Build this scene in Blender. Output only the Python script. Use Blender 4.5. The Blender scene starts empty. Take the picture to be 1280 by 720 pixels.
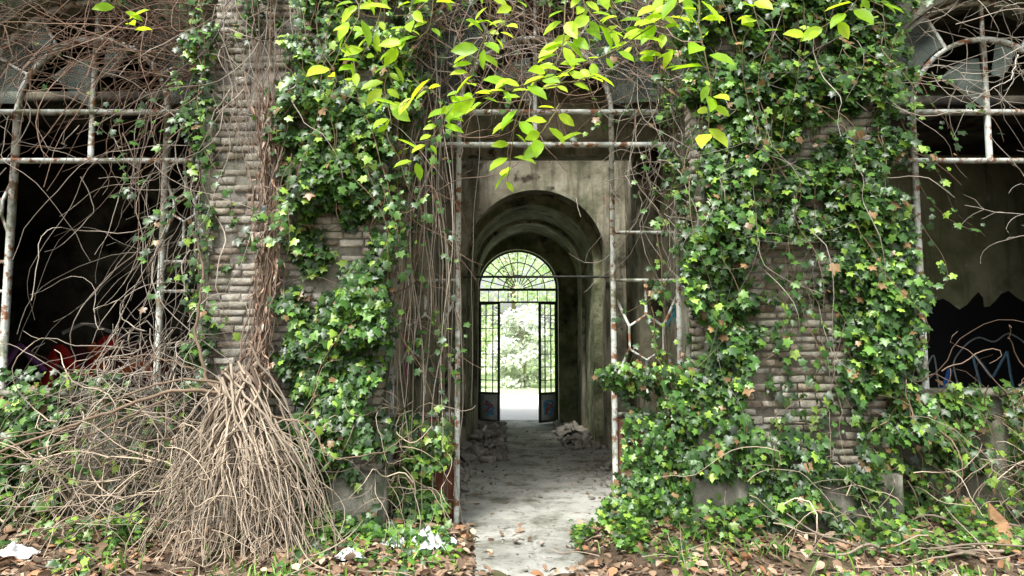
import bpy, math, numpy as np
from mathutils import Vector
R=np.random.RandomState(7)
scene=bpy.context.scene
scene.view_settings.view_transform='Standard'
scene.view_settings.look='None'
scene.view_settings.exposure=0
col=scene.collection

# ------------------------------------------------------------------ helpers
def empty(name):
    o=bpy.data.objects.new(name,None); col.objects.link(o); return o
def link(name,me,mat,parent=None):
    o=bpy.data.objects.new(name,me); col.objects.link(o)
    if mat: me.materials.append(mat)
    if parent: o.parent=parent
    return o
def build(name,V,T,mat,C=None,parent=None,smooth=False):
    V=np.asarray(V,dtype=np.float32); T=np.asarray(T,dtype=np.int32)
    k=T.shape[1]
    me=bpy.data.meshes.new(name)
    me.vertices.add(len(V)); me.vertices.foreach_set('co',V.ravel())
    me.loops.add(T.size); me.loops.foreach_set('vertex_index',T.ravel())
    me.polygons.add(len(T)); me.polygons.foreach_set('loop_start',np.arange(0,T.size,k,dtype=np.int32))
    me.update(calc_edges=True)
    if C is not None:
        a=me.color_attributes.new('Col','FLOAT_COLOR','POINT')
        C4=np.ones((len(V),4),dtype=np.float32); C4[:,:3]=C
        a.data.foreach_set('color',C4.ravel())
    if smooth: me.polygons.foreach_set('use_smooth',np.ones(len(T),dtype=bool))
    return link(name,me,mat,parent)
def norm(a): return a/np.maximum(np.linalg.norm(a,axis=-1,keepdims=True),1e-9)
class Acc:
    def __init__(s): s.V=[];s.T=[];s.C=[];s.n=0
    def add(s,V,T,C):
        s.V.append(V); s.T.append(T+s.n); s.C.append(C); s.n+=len(V)
    def out(s,name,mat,parent=None,smooth=False):
        return build(name,np.concatenate(s.V),np.concatenate(s.T),mat,np.concatenate(s.C),parent,smooth)
def vnoise(x,z,sc,seed):
    r=np.random.RandomState(seed); g=r.rand(64,64)
    X=np.asarray(x)/sc+20; Z=np.asarray(z)/sc+20
    xi=np.floor(X).astype(int); zi=np.floor(Z).astype(int); fx=X-xi; fz=Z-zi
    fx=fx*fx*(3-2*fx); fz=fz*fz*(3-2*fz)
    a=g[xi%64,zi%64];b=g[(xi+1)%64,zi%64];c=g[xi%64,(zi+1)%64];d=g[(xi+1)%64,(zi+1)%64]
    return (a*(1-fx)+b*fx)*(1-fz)+(c*(1-fx)+d*fx)*fz
def ivy_tmpl():
    h=[(.10,-.06),(.30,-.10),(.46,.08),(.34,.30),(.54,.56),(.22,.62)]
    out=[(0,0.04)]+h+[(0,1.0)]+[(-x,y) for x,y in reversed(h)]
    V=[(0,.36,.05)]+[(x,y,-.28*(x*x)-.14*max(0,y-.4)**2) for x,y in out]
    n=len(out); T=[(0,1+i,1+(i+1)%n) for i in range(n)]
    return np.array(V),np.array(T)
def ov_tmpl(w=.27,curl=.15):
    ys=[0,.22,.5,.78,1.0]; ws=[0,.75*w,w,.62*w,0]
    V=[(0,y,-curl*y*y) for y in ys]
    for i in (1,2,3):
        V.append((ws[i],ys[i],.07-curl*ys[i]**2)); V.append((-ws[i],ys[i],.07-curl*ys[i]**2))
    T=[(0,5,1),(0,1,6),(1,5,7),(1,7,2),(1,2,8),(1,8,6),(2,7,9),(2,9,3),(2,3,10),(2,10,8),(3,9,4),(3,4,10)]
    return np.array(V),np.array(T)
IVY=ivy_tmpl(); OV=ov_tmpl(.27); OVL=ov_tmpl(.3,.45); FLK=ov_tmpl(.09,.2)
def leaves(acc,tm,P,Tn,N,S,C):
    N=norm(N); t=norm(Tn-(Tn*N).sum(1,keepdims=True)*N); x=np.cross(t,N)
    V0,T0=tm
    V=P[:,None,:]+S[:,None,None]*(V0[None,:,0:1]*x[:,None,:]+V0[None,:,1:2]*t[:,None,:]+V0[None,:,2:3]*N[:,None,:])
    n=len(P);k=len(V0)
    T=(T0[None]+np.arange(n)[:,None,None]*k).reshape(-1,3)
    Cv=np.repeat(C,k,axis=0).reshape(n,k,3)*(.85+.3*R.rand(n,k,1))
    acc.add(V.reshape(-1,3),T,Cv.reshape(-1,3))
def palette(n,cols,ps,var=.25):
    cols=np.array(cols); i=R.choice(len(cols),n,p=np.array(ps)/sum(ps))
    return np.clip(cols[i]*(1+var*R.randn(n,1)),.004,.9)
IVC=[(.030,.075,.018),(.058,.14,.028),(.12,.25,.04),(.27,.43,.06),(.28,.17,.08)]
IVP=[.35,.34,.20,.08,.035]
def tubes(acc,P,r,C,S=5):
    N,K,_=P.shape
    t=norm(np.gradient(P,axis=1)); ref=np.array([.31,.8,.5]); a=norm(np.cross(t,ref)); b=np.cross(t,a)
    ang=np.arange(S)*2*math.pi/S
    V=P[:,:,None,:]+r[:,:,None,None]*(np.cos(ang)[None,None,:,None]*a[:,:,None,:]+np.sin(ang)[None,None,:,None]*b[:,:,None,:])
    idx=np.arange(N*K*S).reshape(N,K,S)
    q0=idx[:,:-1,:];q1=np.roll(idx,-1,axis=2)[:,:-1,:];q2=np.roll(idx,-1,axis=2)[:,1:,:];q3=idx[:,1:,:]
    T=np.concatenate([np.stack([q0,q1,q2],-1).reshape(-1,3),np.stack([q0,q2,q3],-1).reshape(-1,3)])
    acc.add(V.reshape(-1,3),T,np.repeat(C,K*S,axis=0)*(.8+.4*R.rand(N*K*S,1)))
def strands(st,d,K,step,grav,wig,ymax=None,smooth=.6,zmin=.015):
    N=len(st); P=np.zeros((N,K,3)); P[:,0]=st; d=norm(d.astype(float)); w=R.randn(N,3)
    stp=step*(.6+.8*R.rand(N,1))
    for i in range(1,K):
        w=smooth*w+(1-smooth)*R.randn(N,3)*1.6
        d=norm(d+np.array([0,0,-1.0])*grav+w*wig)
        P[:,i]=P[:,i-1]+d*stp
        if ymax is not None: P[:,i,1]=np.minimum(P[:,i,1],ymax-.01*R.rand(N))
        P[:,i,2]=np.maximum(P[:,i,2],zmin+.03*R.rand(N))
    return P
def taper(N,K,r0,r1,var=.4):
    return (np.linspace(r0,r1,K)[None]*(1+var*(R.rand(N,1)*2-1)))
def U(a,b,n): return a+(b-a)*R.rand(n)
def pts(n,x,y,z): return np.stack([U(*x,n),U(*y,n),U(*z,n)],1)
def resample(pl,K):
    pl=np.array(pl,float); s=np.concatenate([[0],np.cumsum(np.linalg.norm(np.diff(pl,axis=0),axis=1))]); q=np.linspace(0,s[-1],K)
    P=np.stack([np.interp(q,s,pl[:,j]) for j in range(3)],1)
    for _ in range(2): P[1:-1]=(P[:-2]+2*P[1:-1]+P[2:])/4
    return P

# ------------------------------------------------------------------ materials
def mat(name):
    m=bpy.data.materials.new(name); m.use_nodes=True; nt=m.node_tree
    return m,nt,nt.nodes['Principled BSDF'],nt.nodes['Material Output']
def nd(nt,t,**k):
    n=nt.nodes.new(t)
    for a,b in k.items():
        if a in n.inputs.keys(): n.inputs[a].default_value=b
        else: setattr(n,a,b)
    return n
def leafmat(name,trans=.35,rough=.45,spec=.4,tm=(1.6,1.6,.7)):
    m,nt,b,o=mat(name)
    at=nd(nt,'ShaderNodeAttribute',attribute_name='Col')
    nt.links.new(at.outputs['Color'],b.inputs['Base Color']); b.inputs['Roughness'].default_value=rough; b.inputs['Specular IOR Level'].default_value=spec
    if trans>0:
        tr=nd(nt,'ShaderNodeBsdfTranslucent'); v2=nd(nt,'ShaderNodeVectorMath',operation='MULTIPLY'); v2.inputs[1].default_value=tm
        nt.links.new(at.outputs['Color'],v2.inputs[0]); nt.links.new(v2.outputs[0],tr.inputs['Color'])
        mx=nd(nt,'ShaderNodeMixShader'); mx.inputs[0].default_value=trans
        nt.links.new(b.outputs[0],mx.inputs[1]); nt.links.new(tr.outputs[0],mx.inputs[2]); nt.links.new(mx.outputs[0],o.inputs['Surface'])
    return m
M_ivy=leafmat('ivy_leaf',.24,.38,.55); M_lime=leafmat('young_leaf',.5,.4,.35,(1.5,1.45,.6)); M_litter=leafmat('dry_leaf',0,.75,.2); M_bgleaf=leafmat('tree_leaf',.4,.6,.2,(1.08,1.08,1.0))
M_bark=leafmat('bark',0,.85,.2); M_paint=leafmat('spray_paint',0,.6,.3)
def surf(name,cols,scale,rough=.9,bump=.5,bscale=20,attr=False,stain=None,bdist=.02,streak=None):
    m,nt,b,o=mat(name); tc=nd(nt,'ShaderNodeTexCoord')
    n1=nd(nt,'ShaderNodeTexNoise',Scale=scale,Detail=5.0,Roughness=.65); nt.links.new(tc.outputs['Object'],n1.inputs['Vector'])
    cr=nd(nt,'ShaderNodeValToRGB'); e=cr.color_ramp.elements
    while len(e)<len(cols): e.new(.5)
    for i,(p,c) in enumerate(cols): e[i].position=p; e[i].color=(*c,1)
    nt.links.new(n1.outputs['Fac'],cr.inputs[0]); out=cr.outputs[0]
    if attr:
        at=nd(nt,'ShaderNodeAttribute',attribute_name='Col'); mx=nd(nt,'ShaderNodeVectorMath',operation='MULTIPLY')
        nt.links.new(out,mx.inputs[0]); nt.links.new(at.outputs['Color'],mx.inputs[1]); out=mx.outputs[0]
    allst=[(c,sc,lo,hi,None) for (c,sc,lo,hi) in (stain or [])]+([(streak[0],1.0,streak[1],streak[2],(4.5,4.5,.45))] if streak else [])
    for (c,sc,lo,hi,mp) in allst:
        n2=nd(nt,'ShaderNodeTexNoise',Scale=sc,Detail=4.0,Roughness=.7)
        if mp:
            mm=nd(nt,'ShaderNodeMapping'); mm.inputs['Scale'].default_value=mp; nt.links.new(tc.outputs['Object'],mm.inputs['Vector']); nt.links.new(mm.outputs[0],n2.inputs['Vector'])
        else: nt.links.new(tc.outputs['Object'],n2.inputs['Vector'])
        mr=nd(nt,'ShaderNodeMapRange'); mr.inputs['From Min'].default_value=lo; mr.inputs['From Max'].default_value=hi
        nt.links.new(n2.outputs['Fac'],mr.inputs['Value'])
        mi=nd(nt,'ShaderNodeMix',data_type='RGBA'); nt.links.new(mr.outputs[0],mi.inputs[0]); nt.links.new(out,mi.inputs[6]); mi.inputs[7].default_value=(*c,1); out=mi.outputs[2]
    nt.links.new(out,b.inputs['Base Color']); b.inputs['Roughness'].default_value=rough; b.inputs['Specular IOR Level'].default_value=.25
    n3=nd(nt,'ShaderNodeTexNoise',Scale=bscale,Detail=5.0,Roughness=.7); nt.links.new(tc.outputs['Object'],n3.inputs['Vector'])
    bp=nd(nt,'ShaderNodeBump',Strength=bump,Distance=bdist); nt.links.new(n3.outputs['Fac'],bp.inputs['Height']); nt.links.new(bp.outputs[0],b.inputs['Normal'])
    return m
M_brick=surf('old_brick',[(.3,(.6,.57,.53)),(.5,(.98,.95,.9)),(.7,(1.25,1.22,1.15))],14,attr=True,stain=[((.09,.11,.05),1.6,.50,.72),((.38,.37,.33),5,.54,.64),((.08,.075,.06),3.1,.58,.70)],bump=.9,bscale=45)
M_mortar=surf('mortar',[(.3,(.15,.14,.12)),(.7,(.34,.32,.27))],8,stain=[((.07,.08,.04),2,.5,.66)],bump=.9)
M_plast=surf('stained_plaster',[(.3,(.20,.18,.12)),(.5,(.40,.37,.27)),(.7,(.56,.53,.42))],1.9,stain=[((.10,.12,.06),1.1,.47,.66),((.06,.05,.035),2.6,.55,.65),((.36,.24,.17),4.5,.62,.66)],bump=.9,bscale=9,streak=((.09,.085,.055),.50,.68))
M_facade=surf('facade_plaster',[(.3,(.12,.12,.09)),(.5,(.25,.24,.19)),(.7,(.38,.37,.31))],2.5,stain=[((.05,.075,.03),1.8,.46,.66)],bump=.9,bscale=14,streak=((.06,.06,.04),.50,.68))
M_dark=surf('shaded_plaster',[(.3,(.04,.036,.025)),(.5,(.10,.09,.065)),(.7,(.20,.19,.13))],1.2,stain=[((.015,.013,.01),1.0,.46,.58)],bump=.6,bscale=8)  # plaster colour darkened to stand in for dim interiors
M_room=surf('yellow_plaster',[(.3,(.36,.37,.20)),(.5,(.56,.56,.34)),(.7,(.68,.67,.46))],1.4,stain=[((.16,.18,.08),.8,.50,.70),((.72,.71,.64),3,.62,.65)],bump=.6,bscale=8,streak=((.16,.17,.09),.54,.74))
M_vault=surf('mossy_vault',[(.3,(.10,.11,.06)),(.5,(.28,.29,.17)),(.7,(.50,.49,.35))],2.2,stain=[((.05,.05,.03),1.7,.50,.64),((.14,.18,.07),3.2,.52,.66)],bump=1,bscale=7,bdist=.05)
M_conc=surf('dusty_concrete',[(.3,(.22,.22,.19)),(.5,(.35,.35,.31)),(.7,(.47,.47,.43))],1.6,stain=[((.12,.12,.085),2.2,.50,.68),((.15,.125,.09),16,.57,.68),((.10,.09,.07),7,.60,.68)],bump=.4,bscale=25)
M_soil=surf('forest_soil',[(.3,(.06,.04,.025)),(.5,(.14,.10,.065)),(.7,(.26,.19,.13))],7,stain=[((.07,.11,.03),.8,.55,.65)],bump=1,bscale=18,bdist=.05)
M_grass=surf('overexposed_grass',[(.3,(.46,.60,.28)),(.6,(.66,.76,.46))],3,bump=1,bscale=30,bdist=.05)  # grass colour lifted so the yard looks overexposed
M_gravel=surf('overexposed_gravel',[(.3,(.82,.81,.78)),(.7,(.88,.88,.86))],5,bump=.3,bscale=60)  # gravel colour whitened to imitate overexposed daylight
M_steel=surf('painted_steel',[(.35,(.32,.34,.30)),(.5,(.50,.53,.48)),(.7,(.62,.64,.59))],7,rough=.6,stain=[((.20,.09,.04),11,.51,.58),((.15,.17,.11),3,.52,.64)],bump=.5,bscale=60,bdist=.005)
M_rust=surf('rusty_sheet',[(.3,(.06,.025,.018)),(.5,(.16,.055,.035)),(.7,(.26,.15,.10))],5,rough=.7,bump=.3,bscale=30,bdist=.006)
M_iron=surf('black_iron',[(.3,(.04,.045,.04)),(.7,(.12,.13,.10))],8,rough=.6,bump=.2)
M_plastic=surf('dirty_plastic',[(.3,(.66,.68,.70)),(.7,(.82,.83,.84))],6,rough=.45,stain=[((.4,.34,.26),5,.6,.75)],bump=.3)
M_cloth=surf('dirty_cloth',[(.3,(.30,.27,.22)),(.7,(.50,.46,.39))],6,bump=.5,stain=[((.16,.12,.08),4,.48,.62)])
M_rubble=surf('rubble',[(.3,(.16,.14,.11)),(.6,(.42,.39,.34))],5,bump=.8,attr=False)
M_glass,nt,b,o=mat('dusty_glass')
tc=nd(nt,'ShaderNodeTexCoord'); no=nd(nt,'ShaderNodeTexNoise',Scale=4.0,Detail=4.0); nt.links.new(tc.outputs['Object'],no.inputs['Vector'])
mr=nd(nt,'ShaderNodeMapRange'); mr.inputs['From Min'].default_value=.35; mr.inputs['From Max'].default_value=.75; mr.inputs['To Min'].default_value=.10; mr.inputs['To Max'].default_value=.45
nt.links.new(no.outputs['Fac'],mr.inputs['Value']); tr=nd(nt,'ShaderNodeBsdfTransparent'); mx=nd(nt,'ShaderNodeMixShader')
b.inputs['Base Color'].default_value=(.34,.42,.36,1); b.inputs['Roughness'].default_value=.25
nt.links.new(mr.outputs[0],mx.inputs[0]); nt.links.new(tr.outputs[0],mx.inputs[1]); nt.links.new(b.outputs[0],mx.inputs[2]); nt.links.new(mx.outputs[0],o.inputs['Surface'])

# ------------------------------------------------------------------ geometry helpers
BF=[(0,1,2,3),(7,6,5,4),(0,4,5,1),(1,5,6,2),(2,6,7,3),(3,7,4,0)]
def box(name,x0,x1,y0,y1,z0,z1,m,parent):
    V=[(x0,y0,z0),(x0,y1,z0),(x1,y1,z0),(x1,y0,z0),(x0,y0,z1),(x0,y1,z1),(x1,y1,z1),(x1,y0,z1)]
    return build(name,V,BF,m,None,parent)
def arch_wall(name,c,h,zs,x0,x1,z0,z1,y0,y1,m,parent,n=40):
    V=[];F=[]
    def quad(a,b_,c_,d): k=len(V); V.extend([a,b_,c_,d]); F.append((k,k+1,k+2,k+3))
    def slab(xa,xb,za0,zb0,zt):
        for y in (y0,y1): quad((xa,y,za0),(xb,y,zb0),(xb,y,zt),(xa,y,zt))
    slab(x0,c-h,z0,z0,z1); slab(c+h,x1,z0,z0,z1)
    th=np.linspace(math.pi,0,n+1); xs=c+h*np.cos(th); zz=zs+h*np.sin(th)
    for i in range(n):
        slab(xs[i],xs[i+1],zz[i],zz[i+1],z1)
        quad((xs[i],y0,zz[i]),(xs[i],y1,zz[i]),(xs[i+1],y1,zz[i+1]),(xs[i+1],y0,zz[i+1]))
    quad((c-h,y0,z0),(c-h,y1,z0),(c-h,y1,zs),(c-h,y0,zs)); quad((c+h,y0,z0),(c+h,y1,z0),(c+h,y1,zs),(c+h,y0,zs))
    quad((x0,y0,z1),(x1,y0,z1),(x1,y1,z1),(x0,y1,z1))
    quad((x0,y0,z0),(x0,y1,z0),(x0,y1,z1),(x0,y0,z1)); quad((x1,y0,z0),(x1,y1,z0),(x1,y1,z1),(x1,y0,z1))
    return build(name,V,F,m,None,parent)
def strip(pl,w,d,y,closed=False):
    P=np.array(pl,float)
    if closed: t=np.roll(P,-1,0)-np.roll(P,1,0)
    else: t=np.gradient(P,axis=0)
    t=norm(t); nrm=np.stack([-t[:,1],t[:,0]],1)*w/2
    V=[]
    for p,n in zip(P,nrm):
        for (s,yy) in ((1,-d/2),(1,d/2),(-1,d/2),(-1,-d/2)): V.append((p[0]+s*n[0],y+yy,p[1]+s*n[1]))
    F=[];k=len(P)
    for i in range(k if closed else k-1):
        j=(i+1)%k
        for q in range(4): F.append((i*4+q,i*4+(q+1)%4,j*4+(q+1)%4,j*4+q))
    if not closed: F+= [(0,1,2,3),((k-1)*4+3,(k-1)*4+2,(k-1)*4+1,(k-1)*4)]
    return V,F
def join_strips(name,ss,m,parent):
    V=[];F=[]
    for v,f in ss:
        k=len(V); V+=v; F+=[tuple(i+k for i in q) for q in f]
    return build(name,V,F,m,None,parent)
def arc(c,zc,r,a0=0,a1=180,n=28):
    return [(c+r*math.cos(math.radians(a)),zc+r*math.sin(math.radians(a))) for a in np.linspace(a0,a1,n)]

# ------------------------------------------------------------------ ground
build('ground',[(-150,-120,-.012),(150,-120,-.012),(150,200,-.012),(-150,200,-.012)],[(0,1,2,3)],M_soil)
def gz(x,y):
    Z=.10*vnoise(x,y,.7,3)+.05*vnoise(x,y,.2,4)-.05
    s=np.clip((np.abs(x-.12)-.45)/.5,0,1); return Z*s+.002+.05*s*np.clip((y-4.2)/1.6,0,1)
def grid(name,x0,x1,nx,y0,y1,ny,fz,m):
    X,Y=np.meshgrid(np.linspace(x0,x1,nx),np.linspace(y0,y1,ny),indexing='ij'); Z=fz(X,Y); idx=np.arange(nx*ny).reshape(nx,ny)
    build(name,np.stack([X,Y,Z],-1).reshape(-1,3),np.stack([idx[:-1,:-1],idx[1:,:-1],idx[1:,1:],idx[:-1,1:]],-1).reshape(-1,4),m,None,None,True)
def ff(X,Y):
    Z=gz(X,Y); e=np.clip(np.minimum(np.minimum((X+9)/.8,(9-X)/.8),(Y-1.5)/.8),0,1); return Z*e-.008*(1-e)
grid('forest_floor_ground',-9,9,160,1.5,6.02,60,ff,M_soil)
build('grass',[(-60,14.6,-.004),(60,14.6,-.004),(60,80,-.004),(-60,80,-.004)],[(0,1,2,3)],M_grass)
build('gravel_path',[(-1.6,14.5,.004),(1.9,14.5,.004),(2.6,22,.004),(-2.4,22,.004)],[(0,1,2,3)],M_gravel)
def pathz(X,Y):
    c=.12+.06*(vnoise(Y,Y*0,.5,61)-.5); hw=.60-.22*np.clip((6.3-Y)/1.5,0,1)+.16*(vnoise(X,Y,.16,62)-.5)
    m=np.clip((hw-np.abs(X-c))/.035,0,1)*np.clip((Y-4.78-.2*vnoise(X,Y*0,.12,63))/.05,0,1)
    crack=(np.abs(vnoise(X,Y,.33,64)-.5)<.012)|(np.abs(vnoise(X,Y,.21,65)-.47)<.010)
    return -.03+m*(.044+.008*(vnoise(X,Y,.3,66)-.5)+.004*vnoise(X,Y,.07,67)-.010*crack)
grid('concrete_path',-.75,.95,120,4.7,6.355,120,pathz,M_conc)

# ------------------------------------------------------------------ building
B=empty('abandoned_building')
box('floor_slab',-9,9,6.36,14.5,-.1,.016,M_conc,B)
LC,MC,RC=-3.9,.215,4.42
arch_wall('facade_bay_left',LC,1.1,3.75,-9,-2.4,1.15,5.7,6.05,6.4,M_facade,B)
arch_wall('facade_bay_centre',MC,1.32,3.75,-1.5,1.75,0,5.7,6.05,6.4,M_facade,B)
arch_wall('facade_bay_right',RC,1.09,3.75,3.0,9,1.15,5.7,6.05,6.4,M_facade,B)
box('sill_wall_left',-9,-2.4,6.04,6.4,-.1,1.148,M_facade,B); box('sill_wall_right',3.0,9,6.04,6.4,-.1,1.148,M_facade,B)
box('sill_left',-5.0,-2.62,5.95,6.36,1.15,1.20,M_facade,B); box('sill_right',3.2,5.6,5.95,6.36,1.15,1.20,M_facade,B)
PL=(-2.6,-1.1); PR=(1.55,3.15)
bv=Acc()
def bricks(x0,x1,yf,depth,z0,z1,seed,skip=0.04):
    r=np.random.RandomState(seed); z=z0; row=0; cs=[]
    while z<z1:
        h=.050+.010*r.rand(); x=x0-(row%2)*.09-.03*r.rand()
        while x<x1:
            w=max(.09,.17+.03*r.randn()); a=max(x,x0); c=min(x+w,x1)
            if c-a>.04 and r.rand()>skip:
                dz=r.rand()*.024
                if r.rand()<.14: dz+=.03
                cs.append((a,c,yf+dz-.012,yf+depth,z+.003*r.randn(),z+h,r.rand()))
            x+=w+.010+.006*r.rand()
        z+=h+.013; row+=1
    for (a,c,y0,y1,za,zb,q) in cs:
        e=.007
        V=np.array([(a+e,y0,za+e),(c-e,y0,za+e),(c-e,y0,zb-e),(a+e,y0,zb-e),(a,y0+e*1.5,za),(c,y0+e*1.5,za),(c,y0+e*1.5,zb),(a,y0+e*1.5,zb),(a,y1,za),(c,y1,za),(c,y1,zb),(a,y1,zb)])
        V+=r.randn(12,3)*.0042
        Fq=np.array([(0,1,2,3),(4,5,1,0),(5,6,2,1),(6,7,3,2),(7,4,0,3),(8,9,5,4),(9,10,6,5),(10,11,7,6),(11,8,4,7)])
        base=np.array([(.41,.38,.32),(.48,.46,.40),(.33,.28,.23),(.52,.50,.45)][int(q*4)])*(.75+.4*r.rand())
        bv.add(V,Fq,np.tile(base,(12,1)))
for i,(a,c) in enumerate((PL,PR,(-7.0,-5.4),(5.85,7.4))):
    box('pilaster_core_%d'%i,a+.03,c-.03,5.80,6.04,-.1,5.7,M_mortar,B)
    bricks(a,c,5.785,.2,.55,5.65,11+i)
    box('pilaster_plinth_%d'%i,a-.05,c+.05,5.70,6.035,-.1,.53,M_facade,B)
bv.out('brickwork',M_brick,B)
box('cornice',-9.1,9.1,5.62,6.5,5.70,5.95,M_facade,B)
def slabr(n,x0,x1,y0,y1): box(n,x0,x1,y0,y1,5.72,5.9,M_dark,B)  # unseen roof, split around gaps added to let daylight into the rooms
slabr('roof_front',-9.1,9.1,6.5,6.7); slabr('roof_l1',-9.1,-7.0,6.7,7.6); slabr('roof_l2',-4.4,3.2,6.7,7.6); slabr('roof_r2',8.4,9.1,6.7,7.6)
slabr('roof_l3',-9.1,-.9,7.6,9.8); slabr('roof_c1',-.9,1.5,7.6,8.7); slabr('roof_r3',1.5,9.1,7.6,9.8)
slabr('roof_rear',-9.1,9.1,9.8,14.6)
box('added_ceiling_left',-8.69,-1.45,7.65,9.59,4.35,4.5,M_dark,B); box('added_ceiling_right',2.05,8.69,7.65,9.59,4.30,4.45,M_dark,B)  # ceilings added to keep the upper part of both rooms dark
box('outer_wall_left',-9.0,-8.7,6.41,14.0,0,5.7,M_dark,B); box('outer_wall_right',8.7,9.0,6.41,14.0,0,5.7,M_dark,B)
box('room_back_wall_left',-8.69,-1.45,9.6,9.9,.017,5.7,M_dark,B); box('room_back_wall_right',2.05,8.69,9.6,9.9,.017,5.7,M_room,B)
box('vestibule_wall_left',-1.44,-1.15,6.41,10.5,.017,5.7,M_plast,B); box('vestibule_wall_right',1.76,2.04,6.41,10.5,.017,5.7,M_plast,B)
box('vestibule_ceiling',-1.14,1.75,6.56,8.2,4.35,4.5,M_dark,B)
box('vestibule_dark_backing',-1.14,1.75,6.45,6.55,4.20,5.7,M_dark,B)  # backing added to hide the roof gap and keep the fanlight dark
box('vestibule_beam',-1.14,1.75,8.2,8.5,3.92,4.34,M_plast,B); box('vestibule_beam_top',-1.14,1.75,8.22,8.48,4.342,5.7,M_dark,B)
box('vestibule_beam_front',-1.14,1.75,7.0,7.25,3.78,4.34,M_plast,B)
arch_wall('arch_wall',.37,1.08,2.92,-1.7,2.3,.017,5.7,10.5,10.95,M_plast,B)
arch_wall('barrel_vault',.32,1.00,2.86,-1.7,2.3,.017,5.7,10.951,13.9,M_vault,B)
arch_wall('vault_rib',.32,.94,2.86,-.675,1.315,.017,3.855,12.3,12.55,M_plast,B)
arch_wall('rear_wall',.12,.84,2.72,-9,9,.017,5.7,14.0,14.4,M_vault,B)
box('jamb_right',1.5,1.755,8.0,8.5,.017,3.91,M_plast,B); box('jamb_left',-1.145,-.92,8.0,8.5,.017,3.91,M_plast,B)
join_strips('tie_bar',[strip([(-.75,2.63),(1.5,2.63)],.035,.035,10.44)],M_iron,B)

# ------------------------------------------------------------------ steel windows
def win(name,c,a,b,z0,zt1,zt2,hb,octz,centre=False):
    W=empty(name); ss=[]; y=6.2
    for s in (-1,1):
        ss.append(strip([(c+s*b,z0),(c+s*b,zt2)],.045,.05,y)); ss.append(strip([(c+s*a,z0),(c+s*a,zt2)],.044,.056,y))
        for z in hb: ss.append(strip([(c+s*(a+.02),z),(c+s*(b-.02),z)],.028,.03,y))
        for oz in octz:
            m_=(a+b)/2; r=(b-a)*.30
            o_=[(c+s*m_+r*math.cos(math.radians(k*60+30)),oz+1.15*r*math.sin(math.radians(k*60+30))) for k in range(6)]
            ss.append(strip(o_,.022,.024,y,True))
            for k in (0,2,3,5):
                p=o_[k]; ex=c+s*m_+(1 if p[0]>c+s*m_ else -1)*((b-a)/2-.02); ez=oz+(1 if p[1]>oz else -1)*(b-a)*.62
                ss.append(strip([p,(ex,ez)],.022,.022,y))
            ss.append(strip([o_[1],(c+s*m_,oz+(b-a)*.85)],.022,.022,y)); ss.append(strip([o_[4],(c+s*m_,oz-(b-a)*.85)],.022,.022,y))
    ss.append(strip([(c-b,zt1),(c+b,zt1)],.038,.061,y)); ss.append(strip([(c-b,zt2),(c+b,zt2)],.038,.064,y))
    ss.append(strip(arc(c,zt2,a),.04,.05,y)); ss.append(strip(arc(c,zt2,b-.01),.04,.048,y))
    ss.append(strip([(c,zt1 if not centre else zt2),(c,zt2+a)],.036,.044,y))
    for an in (30,60,90,120,150):
        ca,sa=math.cos(math.radians(an)),math.sin(math.radians(an))
        ss.append(strip([(c+a*ca,zt2+a*sa),(c+b*ca,zt2+b*sa)],.026,.03,y))
    join_strips('steel_frame',ss,M_steel,W)
    V=[];F=[]
    for (a0,a1,r0,r1) in ((5,29,a+.02,b-.03),(31,59,a+.02,b-.03),(121,149,a+.02,b-.03),(151,175,a+.02,b-.03),(95,140,.02,a*.75),(62,80,a*.5,a-.03)):
        ks=np.linspace(a0,a1,8); k=len(V)
        for q in ks:
            cq,sq=math.cos(math.radians(q)),math.sin(math.radians(q)); V+= [(c+r0*cq,y,zt2+r0*sq+.02),(c+r1*cq,y,zt2+r1*sq)]
        F+=[(k+2*i,k+2*i+1,k+2*i+3,k+2*i+2) for i in range(7)]
    build('panes',V,F,M_glass,None,W)
    return W
win('steel_window_frame',LC,.70,1.08,1.20,3.29,3.75,(2.35,2.08),(2.85,))
win('steel_window_frame',RC,.70,1.07,1.20,3.29,3.75,(2.86,2.42,1.97),(1.5,))
D=win('steel_door_frame',MC,.705,1.30,.02,3.44,3.75,(2.62,2.18),(1.66,))
for s in (-1,1):
    x0,x1=sorted((MC+s*.735,MC+s*1.27)); box('kick_panel',x0,x1,6.185,6.215,.03,.95,M_rust,D)
    join_strips('kick_rail',[strip([(x0,.97),(x1,.97)],.04,.055,6.2),strip([(x0+.27,.03),(x0+.27,.95)],.03,.05,6.2)],M_steel,D)
# ------------------------------------------------------------------ rear gate / fanlight
G=empty('iron_entrance_gate'); ss=[]; gc,gh,gs,gy=.12,.82,2.72,14.05
ss.append(strip(arc(gc,gs,gh-.02),.04,.05,gy))
for r in (.30,.56): ss.append(strip(arc(gc,gs,r),.02,.02,gy))
for an in range(15,180,15):
    ca,sa=math.cos(math.radians(an)),math.sin(math.radians(an)); ss.append(strip([(gc+.12*ca,gs+.12*sa),(gc+gh*ca,gs+gh*sa)],.018,.018,gy))
ss.append(strip([(gc-gh,gs),(gc+gh,gs)],.05,.055,gy)); ss.append(strip([(gc-gh,2.46),(gc+gh,2.46)],.035,.05,gy))
for s in (-1,1): ss.append(strip([(gc+s*(gh-.02),.02),(gc+s*(gh-.02),gs)],.045,.052,gy))
for x in np.linspace(-.6,.6,7): ss.append(strip([(gc+x,2.46),(gc+x,gs)],.016,.02,gy))
join_strips('fanlight',ss,M_iron,G)
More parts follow.
